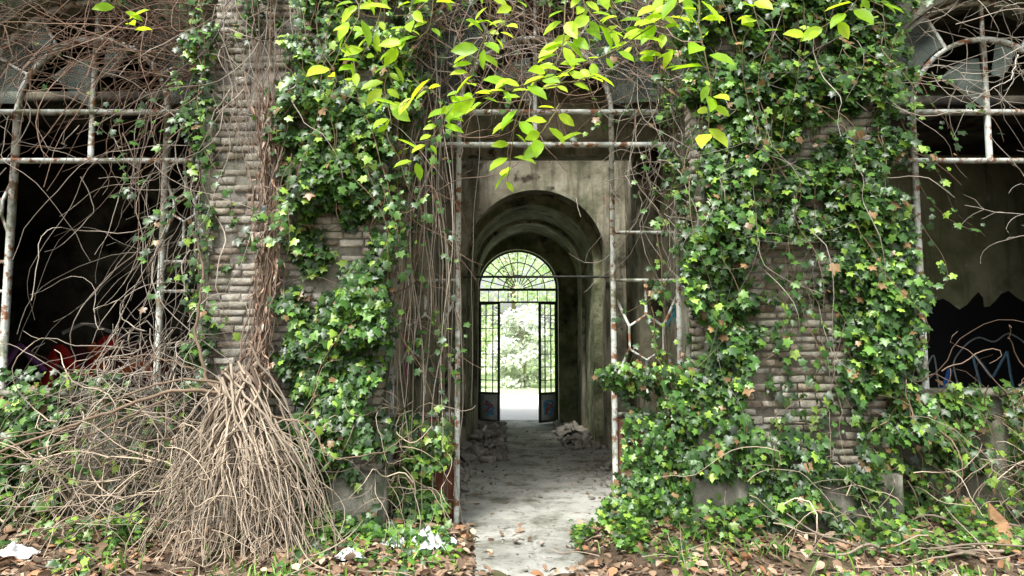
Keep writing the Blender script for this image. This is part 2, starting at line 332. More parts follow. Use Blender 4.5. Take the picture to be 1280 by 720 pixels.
def leafdoor(hx,ang,w,name,flip):
    ss=[];z0,z1=.05,2.44
    for x in (0.02,w-.02): ss.append(strip([(x,z0),(x,z1)],.04,.04,0))
    for z in (z0+.02,.62,z1-.02): ss.append(strip([(.0,z),(w,z)],.04,.042,0))
    for x in np.linspace(0,w,4)[1:-1]: ss.append(strip([(x,.62),(x,z1)],.016,.02,0))
    for z in np.linspace(.62,z1,8)[1:-1]: ss.append(strip([(0,z),(w,z)],.016,.018,0))
    o=join_strips(name,ss,M_iron,G); p=box(name+'_panel',.035,w-.035,-.006,.006,.08,.60,M_plastic,G)
    ac=Acc()
    for k in range(8):
        v,f=strip(resample([(w*U(.2,.8,1)[0],0,U(.15,.5,1)[0]) for _ in range(4)],12)[:,[0,2]],.035,.003,flip*(.010+.001*k)); ac.add(np.array(v),np.array(f),np.tile([(.1,.5,.9),(.6,.2,.15),(.15,.4,.85)][k%3],(len(v),1)))
    q=ac.out(name+'_graffiti',M_paint,G)
    for ob in (o,p,q): ob.location=(hx,13.98,0); ob.rotation_euler=(0,0,math.radians(ang))
leafdoor(gc-gh+.03,-28,.48,'gate_leaf_l',-1); leafdoor(gc+gh-.03,180+42,.5,'gate_leaf_r',1)

# ------------------------------------------------------------------ graffiti painted on the rooms' back walls
ac=Acc(); gk=[0]
def gf(pl,w,c,y,n=24):
    gk[0]+=1; v,f=strip(resample([(x,0,z) for x,z in pl],n)[:,[0,2]],w,.0005,y-.002-.0007*gk[0]); ac.add(np.array(v),np.array(f),np.tile(c,(len(v),1)))
blk=(.012,.012,.014)
def blob(cx,cz,rx,rz,c,y,seed):
    gk[0]+=1; n=60; a=np.linspace(0,2*math.pi,n,endpoint=False); rr=1+.5*(vnoise(a*1.2,a*0,.5,seed)-.5)+.22*(vnoise(a*1.2,a*0,.17,seed+1)-.5)
    rr[-4:]=np.linspace(rr[-5],rr[0],6)[1:-1]
    X=cx+rx*rr*np.cos(a); Zz=np.maximum(cz+rz*rr*np.sin(a),.03)
    yv=y-.002-.0007*gk[0]; V=np.concatenate([[(cx,yv,cz)],np.stack([X,np.full(n,yv),Zz],1)])
    T=np.array([(0,1+(2*i)%n,1+(2*i+1)%n,1+(2*i+2)%n) for i in range(n//2)])
    ac.add(V,T,np.tile(c,(len(V),1)))
for q,(bx,bz,rx_,rz_) in enumerate(((5.7,1.15,.65,.75),(6.35,1.35,.6,.85),(7.0,1.1,.8,.95),(7.7,1.3,.6,.7),(6.6,.8,1.5,.5),(8.1,1.0,.5,.6))): blob(bx,bz,rx_,rz_,blk,9.6,40+3*q)
BL=(.22,.42,.62); WH=(.45,.50,.52)
gf([(6.55,.8),(6.52,1.1),(6.44,1.45)],.04,BL,9.6); gf([(6.46,1.46),(6.58,1.3),(6.70,1.12),(6.82,1.32),(6.93,1.5)],.04,BL,9.6); gf([(6.93,1.5),(6.96,1.15),(7.02,.75)],.04,BL,9.6)
gf([(6.35,.6),(6.22,1.0),(6.15,1.35),(6.35,1.6),(6.55,1.72),(6.75,1.6),(6.95,1.78),(7.2,1.62),(7.3,1.3),(7.2,.9),(7.1,.55)],.022,WH,9.6,50); gf([(6.5,.9),(6.7,.7),(6.9,.9)],.03,(.1,.3,.7),9.6)
gf([(6.12,1.25),(6.02,1.0),(6.12,.8)],.08,(.04,.2,.7),9.6); gf([(5.5,1.3),(5.55,1.6),(5.75,1.2),(5.9,1.5),(5.95,1.0)],.022,WH,9.6); gf([(7.1,1.0),(7.45,1.45),(7.6,.9)],.04,(.08,.2,.5),9.6)
rd=(.85,.05,.03)
blob(-5.9,1.15,1.0,.5,(.12,.03,.03),9.6,9); blob(-7.4,1.3,.5,.4,(.12,.12,.14),9.6,10)
for pl,w_,c_ in (([(-6.5,1.0),(-6.35,1.6),(-6.1,1.2),(-5.9,1.1),(-5.7,1.7),(-5.5,1.6)],.17,rd),([(-5.9,1.6),(-5.6,1.1),(-5.2,1.4),(-4.9,1.0)],.14,(.9,.2,.05)),([(-7.2,1.1),(-6.9,1.6),(-6.5,1.2)],.1,(.5,.2,.5)),([(-6.6,.8),(-5.8,.85),(-5.0,.8)],.12,(.55,.5,.5)),([(-6.3,1.75),(-6.0,1.9),(-5.4,1.7)],.05,(.6,.55,.5)),([(-7.6,1.5),(-7.4,1.0),(-7.1,1.5)],.05,BL)): gf(pl,w_,c_,9.6)
ac.out('graffiti',M_paint,B)
ac=Acc()
for i,(sx,yy_,zz,c_) in enumerate(((1.76,7.4,1.9,(.1,.5,.6)),(1.76,9.2,1.4,(.6,.12,.2)),(-1.15,7.6,1.5,(.65,.15,.35)),(-1.15,9.4,1.7,(.1,.35,.7)),(1.76,8.9,2.0,blk))):
    pl=[(yy_+.35*R.randn()*.6,zz+.3*R.randn()*.7) for _ in range(6)]
    v,f=strip(resample([(a_,0,b_) for a_,b_ in pl],30)[:,[0,2]],.035,.004,0); v=np.array(v); v=np.stack([sx+(-.005 if sx>0 else .005)+v[:,1]*.5,v[:,0],v[:,2]],1); ac.add(v,np.array(f),np.tile(c_,(len(v),1)))
ac.out('wall_tags',M_paint,B)

# ------------------------------------------------------------------ ivy
def ivy_patch(acc,x0,x1,z0,z1,n,ys,thick,thr=.38,seed=1,pal=IVP,s=(.045,.088),ragged=.16):
    x=U(x0-ragged,x1+ragged,n); z=U(z0,z1,n)
    e0=x0+ragged*(vnoise(z,z*0,.22,seed)*2-1); e1=x1+ragged*(vnoise(z,z*0+3,.22,seed+1)*2-1)
    nn=.6*vnoise(x,z,.38,seed+2)+.4*vnoise(x,z,.14,seed+3)
    ez=np.minimum((z-z0),(z1-z))/.25
    keep=(x>e0)&(x<e1)&(nn>thr)&(R.rand(n)<np.clip(ez+.35,0,1))
    x=x[keep];z=z[keep];nn=nn[keep];m=len(x)
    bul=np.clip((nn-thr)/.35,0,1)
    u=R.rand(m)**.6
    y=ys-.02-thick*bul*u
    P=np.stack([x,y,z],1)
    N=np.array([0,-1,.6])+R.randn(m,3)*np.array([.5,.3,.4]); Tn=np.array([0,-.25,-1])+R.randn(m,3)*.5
    C=palette(m,IVC,pal)*(.42+.85*u*np.clip(.4+bul,0,1))[:,None]  # leaves deeper in the ivy get darker colour, painting in their shade
    leaves(acc,IVY,P,Tn,N,U(s[0],s[1],m)*(.6+.65*R.rand(m)),C)
def trailing(acc,tac,st,K=16,step=.085,grav=.25,wig=.28,ymax=None,dens=.75,d0=(0,-.1,-1),pal=IVP,s=(.035,.08),stem=(.14,.10,.06)):
    n=len(st); P=strands(st,np.array(d0)+R.randn(n,3)*.4,K,step,grav,wig,ymax)
    tubes(tac,P,taper(n,K,.0045,.002),np.tile(stem,(n,1))*(.7+.8*R.rand(n,1)),3)
    Q=P[:,1:].reshape(-1,3); Q=Q[R.rand(len(Q))<dens]; Q=np.concatenate([Q,Q[R.rand(len(Q))<.5]]); m=len(Q)
    Q=Q+R.randn(m,3)*np.array([.035,.02,.03])
    N=np.array([0,-1,.6])+R.randn(m,3)*.45; Tn=np.array([0,-.2,-1])+R.randn(m,3)*.6
    leaves(acc,IVY,Q,Tn,N,U(s[0],s[1],m),palette(m,IVC,pal))
BR=[.17,.30,.30,.18,.05]
ivL=Acc(); stL=Acc(); ivR=Acc(); stR=Acc(); ivD=Acc(); stD=Acc()
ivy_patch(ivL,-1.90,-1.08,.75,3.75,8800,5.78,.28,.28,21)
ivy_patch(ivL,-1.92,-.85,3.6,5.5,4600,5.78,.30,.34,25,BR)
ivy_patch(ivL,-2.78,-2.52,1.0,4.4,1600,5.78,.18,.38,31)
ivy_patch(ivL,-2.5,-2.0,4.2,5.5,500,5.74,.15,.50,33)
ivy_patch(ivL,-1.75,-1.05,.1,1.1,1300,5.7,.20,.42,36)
trailing(ivL,stL,pts(44,(-1.92,-.85),(5.5,5.75),(3.0,5.2)),ymax=5.76)
trailing(ivL,stL,pts(16,(-2.78,-2.52),(5.6,5.75),(2.5,5.0)),ymax=5.78)
trailing(ivL,stL,pts(14,(-1.1,-.85),(5.75,6.0),(1.8,4.6)),dens=.5,ymax=6.1)
ivy_patch(ivL,-5.4,-3.85,-.02,1.15,3400,6.02,.30,.34,41)
ivy_patch(ivL,-5.4,-3.3,1.02,1.38,1100,6.0,.22,.30,43)
ivy_patch(ivL,-5.4,-2.6,4.7,5.6,1500,6.0,.22,.42,45)
trailing(ivL,stL,pts(24,(-4.9,-2.9),(5.85,6.0),(1.1,1.35)),K=12,ymax=6.0,pal=BR)
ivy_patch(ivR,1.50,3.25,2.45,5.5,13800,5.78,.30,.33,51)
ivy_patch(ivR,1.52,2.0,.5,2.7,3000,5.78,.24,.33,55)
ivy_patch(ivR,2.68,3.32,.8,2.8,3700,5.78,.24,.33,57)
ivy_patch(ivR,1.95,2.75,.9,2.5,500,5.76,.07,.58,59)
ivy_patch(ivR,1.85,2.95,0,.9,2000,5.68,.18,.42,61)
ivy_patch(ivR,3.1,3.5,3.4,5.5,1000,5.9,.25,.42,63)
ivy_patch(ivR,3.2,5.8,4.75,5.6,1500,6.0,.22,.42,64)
trailing(ivR,stR,pts(60,(1.5,3.3),(5.45,5.75),(2.9,5.2)),ymax=5.76)
trailing(ivR,stR,pts(12,(1.9,2.9),(5.6,5.75),(1.6,2.9)),ymax=5.77,dens=.4)
trailing(ivR,stR,pts(18,(3.1,3.45),(5.75,6.0),(1.6,4.8)),ymax=6.1,dens=.6)
ivy_patch(ivR,2.9,5.8,-.02,.95,4200,6.02,.30,.42,65,BR)
ivy_patch(ivR,3.2,5.8,.88,1.28,2000,5.98,.26,.32,67,BR)
trailing(ivR,stR,pts(42,(3.0,5.6),(5.75,5.95),(.6,1.3)),K=12,ymax=6.0,pal=BR)
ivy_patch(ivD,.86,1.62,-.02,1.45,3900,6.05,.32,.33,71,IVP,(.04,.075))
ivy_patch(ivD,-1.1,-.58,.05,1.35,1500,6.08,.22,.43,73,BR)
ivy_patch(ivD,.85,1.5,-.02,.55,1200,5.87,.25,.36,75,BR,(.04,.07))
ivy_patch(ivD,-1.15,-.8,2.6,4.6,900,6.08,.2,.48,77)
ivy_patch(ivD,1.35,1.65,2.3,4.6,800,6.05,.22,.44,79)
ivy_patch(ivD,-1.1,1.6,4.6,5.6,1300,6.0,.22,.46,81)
trailing(ivD,stD,pts(14,(-.95,-.62),(5.9,6.1),(1.5,3.9)),dens=.4,ymax=6.12,wig=.15)
trailing(ivD,stD,pts(16,(1.2,1.6),(5.85,6.1),(1.4,4.2)),dens=.5,ymax=6.12)
trailing(ivD,stD,pts(40,(-1.0,1.5),(5.85,6.1),(4.0,5.2)),K=8,dens=.5,ymax=6.12)
trailing(ivL,stL,pts(16,(-4.9,-2.8),(5.9,6.05),(3.9,5.3)),K=9,dens=.35,ymax=6.1)

# ------------------------------------------------------------------ dead vines and twigs
RED=(.24,.165,.12); GRY=(.31,.27,.22); TAN=(.43,.35,.26)
def tangle(acc,st,d,K,step,g,w,r0,r1,c,ymax=6.1,S=3,var=.35):
    n=len(st); P=strands(st,np.array(d)+R.randn(n,3)*np.array([.5,.25,.5]),K,step,g,w,ymax)
    tubes(acc,P,taper(n,K,r0,r1,.5),np.array(c)*(1+var*R.randn(n,1)).clip(.3,1.8),S)
    return P
tw=Acc()
tangle(tw,pts(120,(-3.0,-2.5),(5.75,6.1),(3.8,4.9)),(-1,-.1,.35),16,.12,.06,.20,.005,.002,RED)
tangle(tw,pts(130,(-4.9,-2.8),(5.8,6.1),(4.0,4.9)),(-.4,0,-.1),13,.10,.07,.38,.0045,.0018,RED)
tangle(tw,pts(60,(-3.3,-2.6),(5.75,6.1),(2.4,3.8)),(-.3,0,-.6),18,.10,.20,.26,.0045,.002,GRY)
tangle(tw,pts(16,(-4.9,-3.3),(5.85,6.1),(3.0,3.9)),(0,0,-1),14,.10,.10,.35,.004,.002,GRY)
tangle(tw,pts(230,(-3.5,-2.5),(5.55,6.0),(.5,1.8)),(-.2,-.1,-.5),14,.075,.14,.38,.005,.002,GRY,6.0)
tangle(tw,pts(130,(-3.9,-2.4),(5.3,5.9),(.1,1.0)),(-.5,-.1,.4),14,.085,.12,.38,.006,.002,TAN,6.0)
tangle(tw,pts(55,(-2.6,-1.9),(5.6,5.75),(3.6,5.2)),(0,-.1,-1),14,.11,.1,.3,.0045,.002,GRY,5.76)
tw.out('dead_vine_tangle',M_bark,None)
tw=Acc()
tangle(tw,pts(36,(-.88,-.58),(5.9,6.1),(2.8,4.4)),(-.05,0,-1),26,.125,.5,.08,.006,.003,GRY,6.14)
tangle(tw,pts(80,(-1.4,-.8),(5.6,6.05),(.2,1.2)),(-.4,-.1,.1),16,.06,.12,.42,.005,.002,TAN,6.1)
tangle(tw,pts(46,(-1.1,-.75),(5.85,6.1),(2.0,3.6)),(-.1,0,-1),14,.09,.14,.34,.005,.002,RED,6.12)
tangle(tw,pts(60,(1.1,1.6),(5.85,6.1),(2.7,4.2)),(-.1,-.1,-.8),14,.08,.14,.38,.004,.0018,GRY,6.12)
tangle(tw,pts(260,(-1.0,1.5),(5.85,6.1),(4.05,5.3)),(0,0,-.7),13,.085,.08,.42,.0045,.002,RED,6.12)
tangle(tw,pts(100,(-1.0,1.5),(5.85,6.1),(4.1,5.3)),(.4,0,-.2),14,.10,.02,.35,.005,.002,GRY,6.12)
tw.out('hanging_vines',M_bark,None)
tw=Acc()
tangle(tw,pts(110,(1.8,5.2),(5.3,5.95),(.05,.7)),(.3,-.1,.2),14,.08,.14,.36,.005,.002,TAN,6.0)
tangle(tw,pts(50,(2.6,5.2),(5.6,5.95),(.6,1.4)),(.5,-.1,.1),12,.08,.14,.35,.005,.002,RED,6.0)
tangle(tw,pts(70,(3.2,5.3),(5.85,6.1),(4.0,5.2)),(.5,0,-.3),13,.10,.04,.32,.004,.0018,GRY,6.12)
tangle(tw,pts(22,(3.2,5.3),(5.0,5.6),(.02,.1)),(-.6,-.1,.05),16,.1,.06,.25,.009,.004,TAN,6.0)
tangle(tw,pts(60,(1.5,3.2),(5.5,5.74),(2.4,5.2)),(0,-.1,-1),14,.11,.1,.3,.004,.0018,GRY,5.76)
tw.out('dead_brambles',M_bark,None)
tw=Acc()
for pl in ([(5.4,5.4,3.0),(4.7,5.5,2.75),(4.2,5.55,2.62),(3.75,5.6,2.72)],[(4.5,5.5,2.70),(4.2,5.45,2.85),(4.0,5.4,3.05)],[(4.7,5.5,2.76),(4.35,5.5,2.5),(4.05,5.5,2.45)],[(4.9,5.45,2.8),(4.5,5.5,3.0),(4.3,5.5,3.3)],[(5.3,5.4,4.6),(4.6,5.5,4.2),(4.0,5.5,3.95),(3.6,5.5,4.0)],[(4.8,5.5,4.3),(4.4,5.5,4.5),(4.0,5.5,4.45)],[(4.2,5.5,4.0),(4.0,5.4,3.75),(3.7,5.4,3.6)]):
    P=resample(pl,24)+np.cumsum(R.randn(24,3)*.007,0); tubes(tw,P[None],np.linspace(.007,.002,24)[None],np.array([(.46,.42,.36)]))
    for q in range(6):
        j=R.randint(5,22); S0=strands(P[j][None],(P[j]-P[j-1])[None]*20+R.randn(1,3)*.7,7,.05,.0,.3); tubes(tw,S0,np.linspace(.003,.0015,7)[None],np.array([(.46,.42,.36)]),3)
tw.out('bare_branch',M_bark,None)
# climbing vine trunk + broom of dry roots
tr=empty('climbing_vine_trunk'); ta=Acc()
for i in range(62):
    z0=1.05 if R.rand()<.5 else U(1.0,3.0,1)[0]; z1=z0+U(1.0,3.2,1)[0]; z1=min(z1,5.4)
    z=np.linspace(z0,z1,34); spread=.055+.03*np.sin(z*1.7)+.15*np.clip(z-2.9,0,2)
    x=-2.13+.10*np.clip(z-1.2,0,1)-.04*np.clip(z-2.2,0,9)+spread*(R.randn()*.8)+np.cumsum(R.randn(34)*.012); y=5.71-.05*R.rand()-.04*np.abs(np.sin(z*2+i))-.16*np.clip(1.7-z,0,1)
    P=np.stack([x,y,z],1)+R.randn(34,3)*.006
    tubes(ta,P[None],np.linspace(1,.4,len(P))[None]*U(.003,.0095,1)[0],np.array([(.27,.195,.145)])*(.5+.8*R.rand()),4)
n=560; z=U(1.1,3.7,n); P=np.stack([-2.13+.10*np.clip(z-1.2,0,1)-.04*np.clip(z-2.2,0,9)+R.randn(n)*.055,5.69-.06*R.rand(n),z],1)
leaves(ta,FLK,P,np.array([0,-.1,-1])+R.randn(n,3)*.35,np.array([0,-1,.2])+R.randn(n,3)*.5,U(.04,.13,n),palette(n,[(.32,.20,.14),(.21,.15,.11),(.38,.31,.24)],[1,1,1]))
ta.out('stems',M_bark,tr)
ta=Acc(); n=240
for i in range(n):
    f=R.rand()**.8; th=R.rand()*6.28; rr=.62*math.sqrt(f)
    top=np.array([-2.13+R.randn()*.09,5.42+R.randn()*.06,1.22+R.randn()*.13]); bot=np.array([-1.98+rr*1.1*math.cos(th)+R.randn()*.07,5.12+rr*.42*math.sin(th),.02+.5*R.rand()**3])
    bulge=np.array([(bot[0]-top[0])*U(-.1,.4,1)[0],-.05*R.rand(),0])
    mid=(top*.45+bot*.55)+bulge+R.randn(3)*.055
    P=resample([top,(top+mid)/2+R.randn(3)*.045,mid,(mid+bot)/2+R.randn(3)*.06,bot],18)+np.cumsum(R.randn(18,3)*.011,0)
    P[:,2]=np.maximum(P[:,2],.02)
    tubes(ta,P[None],np.linspace(U(.004,.014,1)[0],.003,18)[None],np.array([(.45,.37,.28)])*(.35+.85*R.rand()),4)
for i in range(26):
    a=R.rand()*6.28; c0=np.array([-2.13,5.43,1.2]); pl=[c0+np.array([.16*math.cos(a+q),.07*math.sin(a*2+q),(.18-.13*q)]) +R.randn(3)*.03 for q in range(4)]
    P=resample(pl,14); tubes(ta,P[None],np.linspace(.016,.009,14)[None],np.array([(.28,.21,.16)])*(.6+.7*R.rand()),5)
tangle(ta,pts(140,(-2.6,-1.5),(4.95,5.45),(.15,1.0)),(.0,-.1,-.5),12,.06,.12,.55,.0045,.002,TAN,5.6)
ta.out('root_broom',M_bark,tr)
ta=Acc()
for pl,r in (([(-2.1,5.42,1.22),(-2.6,5.3,1.27),(-3.1,5.2,1.08),(-3.6,5.1,.85),(-4.4,5.0,.55)],.016),([(-2.15,5.45,1.2),(-2.45,5.5,1.32),(-2.62,5.55,1.75),(-2.55,5.6,2.2),(-2.7,5.7,2.6)],.017),
    ([(-2.1,5.42,1.25),(-2.5,5.35,1.36),(-3.0,5.3,1.22),(-3.3,5.2,1.0),(-3.9,5.0,.9)],.011),([(-2.55,5.5,1.4),(-2.9,5.5,1.55),(-3.2,5.5,1.5)],.008),([(-2.0,5.4,1.1),(-1.6,5.3,1.0),(-1.3,5.2,.75),(-.95,5.3,.8),(-.7,5.4,1.0)],.008),([(-2.6,5.3,1.2),(-3.2,5.2,.9),(-3.9,5.1,.75),(-4.6,5.0,.3)],.009)):
    P=resample(pl,40)+np.cumsum(R.randn(40,3)*.006,0); tubes(ta,P[None],np.linspace(r,r*.4,40)[None],np.array([(.22,.16,.11)]),7)
ta.out('broken_branches',M_bark,tr,True)
for a,st_ in ((ivL,stL),(ivR,stR),(ivD,stD)):
    e=empty('ivy_plant'); a.out('leaves',M_ivy,e); st_.out('stems',M_bark,e)

# ------------------------------------------------------------------ overhanging tree with young lime leaves
Tt=empty('young_leaf_tree'); ta=Acc(); la=Acc()
def limb(pl,r0,r1,K=30):
    P=resample(pl,K)+np.cumsum(R.randn(K,3)*.003,0); tubes(ta,P[None],np.linspace(r0,r1,K)[None],np.array([(.20,.16,.09)]),7); return P
limb([(3.6,2.0,-.05),(3.5,2.1,1.5),(3.4,2.3,3.2),(3.1,2.6,4.6),(2.8,2.8,6)],.11,.05)
limb([(3.35,2.35,3.6),(2.6,2.9,3.95),(1.6,3.3,4.0),(.6,3.45,3.9),(-.6,3.5,3.95),(-2.2,3.6,4.0)],.045,.014,50)
def TP(px,py,y=3.5): return ((px-640)*.0012*y,y,1.6+y*(.5224-.00126*py))
tws=[[(470,-90),(475,20),(440,108)],[(525,-90),(510,30),(478,95),(490,150)],[(600,-90),(615,20),(575,115),(515,192)],[(905,-90),(840,20),(740,75),(660,105),(560,128)],
 [(720,-90),(705,70),(650,120),(636,222)],[(745,-80),(765,20),(805,72)],[(880,-90),(878,40),(895,110),(888,180)],[(925,-90),(955,45)],[(1130,-90),(1070,12),(1010,45)],[(120,-90),(140,0),(160,30)],
 [(820,-90),(865,15),(850,40)],[(700,130),(665,175),(700,180)],[(560,-90),(540,40),(500,60)],[(660,-90),(640,20),(600,60)],[(780,-80),(730,30),(690,60)],[(1090,-90),(1090,0),(1110,18)],[(480,-60),(430,40)],[(640,100),(585,140)],
 [(420,-60),(450,20),(410,90)],[(700,-60),(740,20),(770,40)],[(840,-60),(820,30),(860,90)],[(540,110),(500,135)],[(680,110),(740,95)]]
for k,t in enumerate(tws):
    y=3.5+R.randn()*.15
    P=limb([TP(a,b_,y+.1*R.randn()) for a,b_ in t],.005,.002,24)
    n=len(P); d=norm(np.gradient(P,axis=0)); Ln=np.linalg.norm(np.diff(P,axis=0),axis=1).sum(); m=max(7,int(Ln/.038))
    for i in range(m):
        j=min(n-1,int((i+.5)/m*n)); q=P[j]; dd=d[j]
        if q[2]>3.75 and R.rand()<.5: continue
        if R.rand()<.15: continue
        s=1 if i%2 else -1
        tip=i>m-5
        Td=dd*.6+np.array([s*1.0,R.randn()*.4,-.25])+R.randn(3)*.3
        if tip: Td=dd*.5+R.randn(3)*np.array([.9,.4,.5])
        N=np.array([0,-.9,.8])+R.randn(3)*.5
        c=np.array([(.46,.70,.04),(.58,.78,.06),(.32,.58,.03)][R.randint(3)])*(.8+.3*R.rand())
        leaves(la,OV,(q+norm(Td)*.02)[None],Td[None],N[None],np.array([U(.065,.15,1)[0]]),c[None])
ta.out('limbs',M_bark,Tt,True); la.out('leaves',M_lime,Tt)
la=Acc(); n=900; P=np.array([3.4,2.6,6.5])+R.randn(n,3)*np.array([.9,.8,.6]); leaves(la,OV,P,R.randn(n,3)+np.array([0,0,-.4]),R.randn(n,3)*.5+np.array([0,0,1]),U(.08,.15,n),palette(n,[(.2,.4,.03),(.3,.5,.03)],[1,1])); la.out('crown',M_lime,Tt)

# ------------------------------------------------------------------ leaf litter, undergrowth
lt=Acc(); n=14000; x=U(-5.2,5.2,n); y=3.6+2.5*R.rand(n)
onp=(np.abs(x-.13)<.44); keep=(~onp)|(R.rand(n)<.07)|((y<4.95)&(R.rand(n)<.35)); keep&=(vnoise(x,y,.35,91)>.36)|(R.rand(n)<.3)
x=x[keep];y=y[keep];m=len(x)
P=np.stack([x,y,np.maximum(gz(x,y),.014)+.01+.045*R.rand(m)**2],1)
leaves(lt,OVL,P,R.randn(m,3)*np.array([1,1,.25]),np.array([0,0,1])+R.randn(m,3)*.42,U(.035,.105,m),palette(m,[(.30,.20,.13),(.21,.14,.09),(.46,.34,.24),(.13,.09,.06),(.40,.21,.11)],[.28,.28,.2,.14,.1]))
n=1100; P=pts(n,(-1.1,1.7),(6.4,13.5),(.022,.04)); k=np.abs(P[:,0]-.3)>U(.1,1.2,n); P=P[k]; n=len(P)
leaves(lt,OVL,P,R.randn(n,3)*np.array([1,1,.2]),np.array([0,0,1])+R.randn(n,3)*.3,U(.03,.07,n),palette(n,[(.24,.16,.09),(.14,.09,.06)],[1,1]))
lt.out('leaf_litter',M_litter,None)
ug=Acc()
def under(n,xr,yr,thr,seed,h=.16):
    x=U(*xr,n); y=U(*yr,n); k=vnoise(x,y,.3,seed)>thr; x=x[k];y=y[k];m=len(x)
    P=np.stack([x,y,gz(x,np.minimum(y,6.0))+.02+h*R.rand(m)*np.clip((y-4.4)/1.2,.25,1)],1)
    leaves(ug,IVY,P,R.randn(m,3)*np.array([1,1,.3])+np.array([0,-.4,0]),np.array([0,-.45,1])+R.randn(m,3)*.4,U(.03,.07,m),palette(m,IVC,BR))
under(2600,(-5.2,-2.6),(5.2,6.0),.5,101,.3); under(1100,(-1.6,-.5),(5.2,6.0),.45,103,.15); under(3600,(.75,5.2),(5.1,6.0),.5,105,.25); under(700,(.9,3.2),(4.3,5.3),.62,107,.06); under(600,(-5,-2.8),(4.2,5.2),.62,109,.06); under(700,(-1.6,-.4),(4.4,5.4),.58,110,.06); under(500,(.5,1.1),(5.3,5.9),.4,112,.1)
n=2200; x=U(-5,5,n); y=U(4.4,6,n); k=(vnoise(x,y,.25,120)>.6)&(np.abs(x-.13)>.5); x=x[k];y=y[k];m=len(x)
P=np.stack([x,y,gz(x,y)],1)
leaves(ug,ov_tmpl(.05,.2),P,np.array([0,0,1])+R.randn(m,3)*.35,np.array([0,-1,.1])+R.randn(m,3)*.6,U(.06,.16,m),palette(m,[(.12,.26,.04),(.22,.38,.07)],[1,1]))
ug.out('undergrowth',M_ivy,None)
tw=Acc(); n=420; st=pts(n,(-5,5),(4.2,5.8),(.03,.09)); st=st[np.abs(st[:,0]-.13)>.5]; n=len(st)
st[:,2]=gz(st[:,0],st[:,1])+.03
d=R.randn(n,3)*np.array([1,.6,.12]); P=strands(st,d,8,.05,.02,.15); tubes(tw,P,taper(n,8,.005,.002),np.array(TAN)*(.4+.8*R.rand(n,1)),4)
n=14; st=pts(n,(1.6,4.6),(4.75,5.5),(.06,.14)); P=strands(st,np.stack([R.randn(n),R.randn(n)*.3,R.rand(n)*.1],1),18,.06,.03,.12); tubes(tw,P,taper(n,18,.011,.005),np.array((.30,.24,.18))*(.6+.6*R.rand(n,1)),6)
tw.out('fallen_twigs',M_bark,None)

# ------------------------------------------------------------------ debris
def crumple(name,cx,cy,w,d,h,m,seed,rot=0):
    r=np.random.RandomState(seed); a,b_=26,16
    X,Y=np.meshgrid(np.linspace(-.5,.5,a),np.linspace(-.5,.5,b_),indexing='ij')
    ed=1-.35*vnoise(np.arctan2(Y,X),X*0,.5,seed)
    Z=h*(np.abs(vnoise(X,Y,.16,seed+1)-.5)*1.6+.5*np.abs(vnoise(X,Y,.07,seed+2)-.5))*np.clip(1.3-2*np.sqrt(X**2+Y**2),0.05,1)
    x=X*w*ed+r.randn(a,b_)*.004; y=Y*d*ed+r.randn(a,b_)*.004; c,s=math.cos(rot),math.sin(rot)
    wx=cx+c*x-s*y; wy=cy+s*x+c*y
    idx=np.arange(a*b_).reshape(a,b_); zz=gz(wx,np.minimum(wy,6.0))+.03+Z*1.3
    return build(name,np.stack([wx,wy,zz],-1).reshape(-1,3),np.stack([idx[:-1,:-1],idx[1:,:-1],idx[1:,1:],idx[:-1,1:]],-1).reshape(-1,4),m)
crumple('plastic_sheet',-.62,5.35,.42,.36,.15,M_plastic,5,.3); crumple('plastic_sheet',-.86,5.25,.26,.18,.08,M_plastic,6,-.4); crumple('plastic_sheet',-3.55,5.0,.3,.2,.08,M_plastic,8,.2); crumple('plastic_sheet',-1.15,5.0,.22,.2,.06,M_plastic,9,.5)
crumple('discarded_cloth',4.0,5.25,.55,.35,.26,M_cloth,12,.2); crumple('discarded_cloth',3.75,5.4,.3,.25,.12,M_cloth,13,.9)
V=[(3.62,5.2,.05),(3.75,5.2,.05),(3.70,5.22,.28),(3.58,5.24,.42),(3.60,5.26,.24),(3.63,5.23,.05),(3.74,5.23,.05),(3.69,5.25,.27),(3.58,5.26,.40),(3.61,5.28,.24)]
F=[(0,1,2,4),(2,3,4,4),(5,9,7,6),(0,5,6,1),(1,6,7,2),(2,7,8,3),(3,8,9,4),(4,9,5,0)]
me=bpy.data.meshes.new('bark_shard'); me.from_pydata(V,[],[tuple(dict.fromkeys(f)) for f in F]); me.update(); link('bark_shard',me,surf('split_wood',[(.3,(.36,.20,.10)),(.7,(.52,.34,.19))],12))
def rubble(name,n,xr,yr,s,seed,hh=.16):
    r=np.random.RandomState(seed); V=[];F=[]
    for i in range(n):
        u,v=r.rand(),r.rand(); h=(1-abs(2*u-1))*(1-abs(2*v-1)); sz=s*(.25+r.rand()**2); c=np.array([xr[0]+(xr[1]-xr[0])*u,yr[0]+(yr[1]-yr[0])*v,.02+sz*.2+h*hh*r.rand()])
        A,_=np.linalg.qr(r.randn(3,3)); q=np.array([(-1,-1,-1),(-1,1,-1),(1,1,-1),(1,-1,-1),(-1,-1,1),(-1,1,1),(1,1,1),(1,-1,1)])*np.array([.5,.35,.22])*sz*(1+.25*r.randn(8,3)); k=len(V); V+=list((q@A)*np.array([1,1,.7])+c); F+=[tuple(j+k for j in f) for f in BF]
    build(name,V,F,M_rubble)
rubble('rubble_pile',190,(-.70,-.15),(9.3,13.6),.17,1,.2); rubble('rubble_pile',150,(.8,1.3),(10.4,13.3),.15,2,.2); rubble('rubble_pile',60,(1.0,1.7),(7.2,9.6),.10,3,.05); rubble('rubble_pile',130,(-1.1,-.5),(6.9,9.8),.12,4,.08)
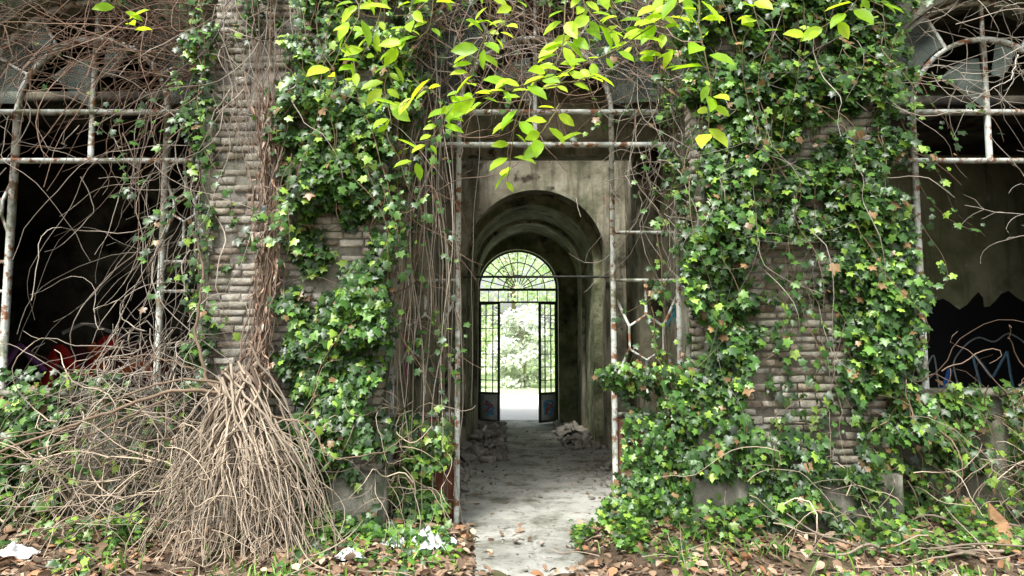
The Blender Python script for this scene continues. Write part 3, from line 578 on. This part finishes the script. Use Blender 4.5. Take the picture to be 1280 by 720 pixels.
rubble('stone_rubble',60,(-2.0,2.8),(5.45,5.75),.07,5,.03); rubble('stone_rubble',70,(-.9,1.4),(6.5,12.5),.05,6,.01)
crumple('discarded_cloth',1.0,12.0,.6,.9,.16,M_cloth,14); crumple('discarded_cloth',-.45,11.8,.4,.7,.18,M_plastic,15)
# ------------------------------------------------------------------ trees beyond the building
def bgtree(x,y,h,w,n,cols,ps,low=0,sz=(.10,.22)):
    e=empty('garden_tree' if h>3 else 'shrub'); ta=Acc()
    P=resample([(x,y,-.05),(x+.1,y,h*.35),(x-.1,y,h*.8)],12); tubes(ta,P[None],np.linspace(.02*h,.008*h,12)[None],np.array([(.24,.20,.15)]),8)
    for k in range(7):
        z=h*(.25+.08*k); a=R.rand()*6.28; P=resample([(x,y,z),(x+.5*w*math.cos(a),y+.5*w*math.sin(a),z+.12*h)],8); tubes(ta,P[None],np.linspace(.008*h,.003*h,8)[None],np.array([(.24,.20,.15)]),5)
    ta.out('trunk',M_bark,e,True)
    la=Acc(); nc=46
    cz=low+(h-low)*R.rand(nc)**.9; prof=np.sqrt(np.clip(1-((cz-low)/(h-low)*2-.8)**2/1.5,.08,1)); th=R.rand(nc)*6.28; rr=w*prof*np.sqrt(R.rand(nc))
    C0=np.stack([x+rr*np.cos(th),y+rr*np.sin(th),cz],1); ci=R.randint(nc,size=n)
    P=C0[ci]+R.randn(n,3)*w*np.array([.16,.16,.11]); P[:,2]=np.maximum(P[:,2],.05)
    C=np.clip(palette(n,cols,ps,.15)*(.85+.3*(ci%5)/5)[:,None],0,.88)
    leaves(la,OV,P,R.randn(n,3)+np.array([0,0,-.5]),R.randn(n,3)*.5+np.array([-.2,-.6,.9]),U(*sz,n),C); la.out('foliage',M_bgleaf,e)
lg=[(.60,.74,.42),(.70,.82,.54),(.42,.60,.26)]  # garden foliage colours bleached to look overexposed
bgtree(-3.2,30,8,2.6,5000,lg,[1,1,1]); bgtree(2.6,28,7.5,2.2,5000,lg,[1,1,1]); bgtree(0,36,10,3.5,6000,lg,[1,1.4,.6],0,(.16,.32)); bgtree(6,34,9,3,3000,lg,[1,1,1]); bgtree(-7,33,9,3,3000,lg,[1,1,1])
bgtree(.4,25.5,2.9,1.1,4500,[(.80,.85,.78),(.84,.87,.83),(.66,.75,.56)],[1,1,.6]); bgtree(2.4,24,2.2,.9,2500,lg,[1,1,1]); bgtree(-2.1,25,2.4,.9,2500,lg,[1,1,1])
bgtree(-12,38,10,4,3000,lg,[1,1,1]); bgtree(12,38,10,4,3000,lg,[1,1,1])

# ------------------------------------------------------------------ light
w=bpy.data.worlds.new('World'); scene.world=w; w.use_nodes=True; nt=w.node_tree
sk=nt.nodes.new('ShaderNodeTexSky'); sk.sky_type='NISHITA'; sk.sun_disc=False
S=Vector((-.42,-.66,1.25)).normalized(); el=math.asin(S.z); az=math.atan2(S.x,S.y)
sk.sun_elevation=el; sk.sun_rotation=az; sk.air_density=1.0; sk.dust_density=4.0; sk.ozone_density=.6
hs=nt.nodes.new('ShaderNodeHueSaturation'); hs.inputs['Saturation'].default_value=.35; hs.inputs['Value'].default_value=2.0
nt.links.new(sk.outputs[0],hs.inputs['Color']); bg=nt.nodes['Background']; nt.links.new(hs.outputs[0],bg.inputs['Color']); bg.inputs['Strength'].default_value=.15
sl=bpy.data.lights.new('sun','SUN'); sl.energy=5; sl.angle=math.radians(14); sl.color=(1,.985,.95)
so=bpy.data.objects.new('sun',sl); col.objects.link(so); so.rotation_euler=S.to_track_quat('Z','Y').to_euler(); so.location=(-5,-6,12)
# ------------------------------------------------------------------ camera
cd=bpy.data.cameras.new('camera'); cd.lens=24; cd.sensor_width=36; cd.clip_end=500; cd.clip_start=.05
co=bpy.data.objects.new('camera',cd); col.objects.link(co); co.location=(0,0,1.6); co.rotation_euler=(math.radians(94.7),0,0); scene.camera=co
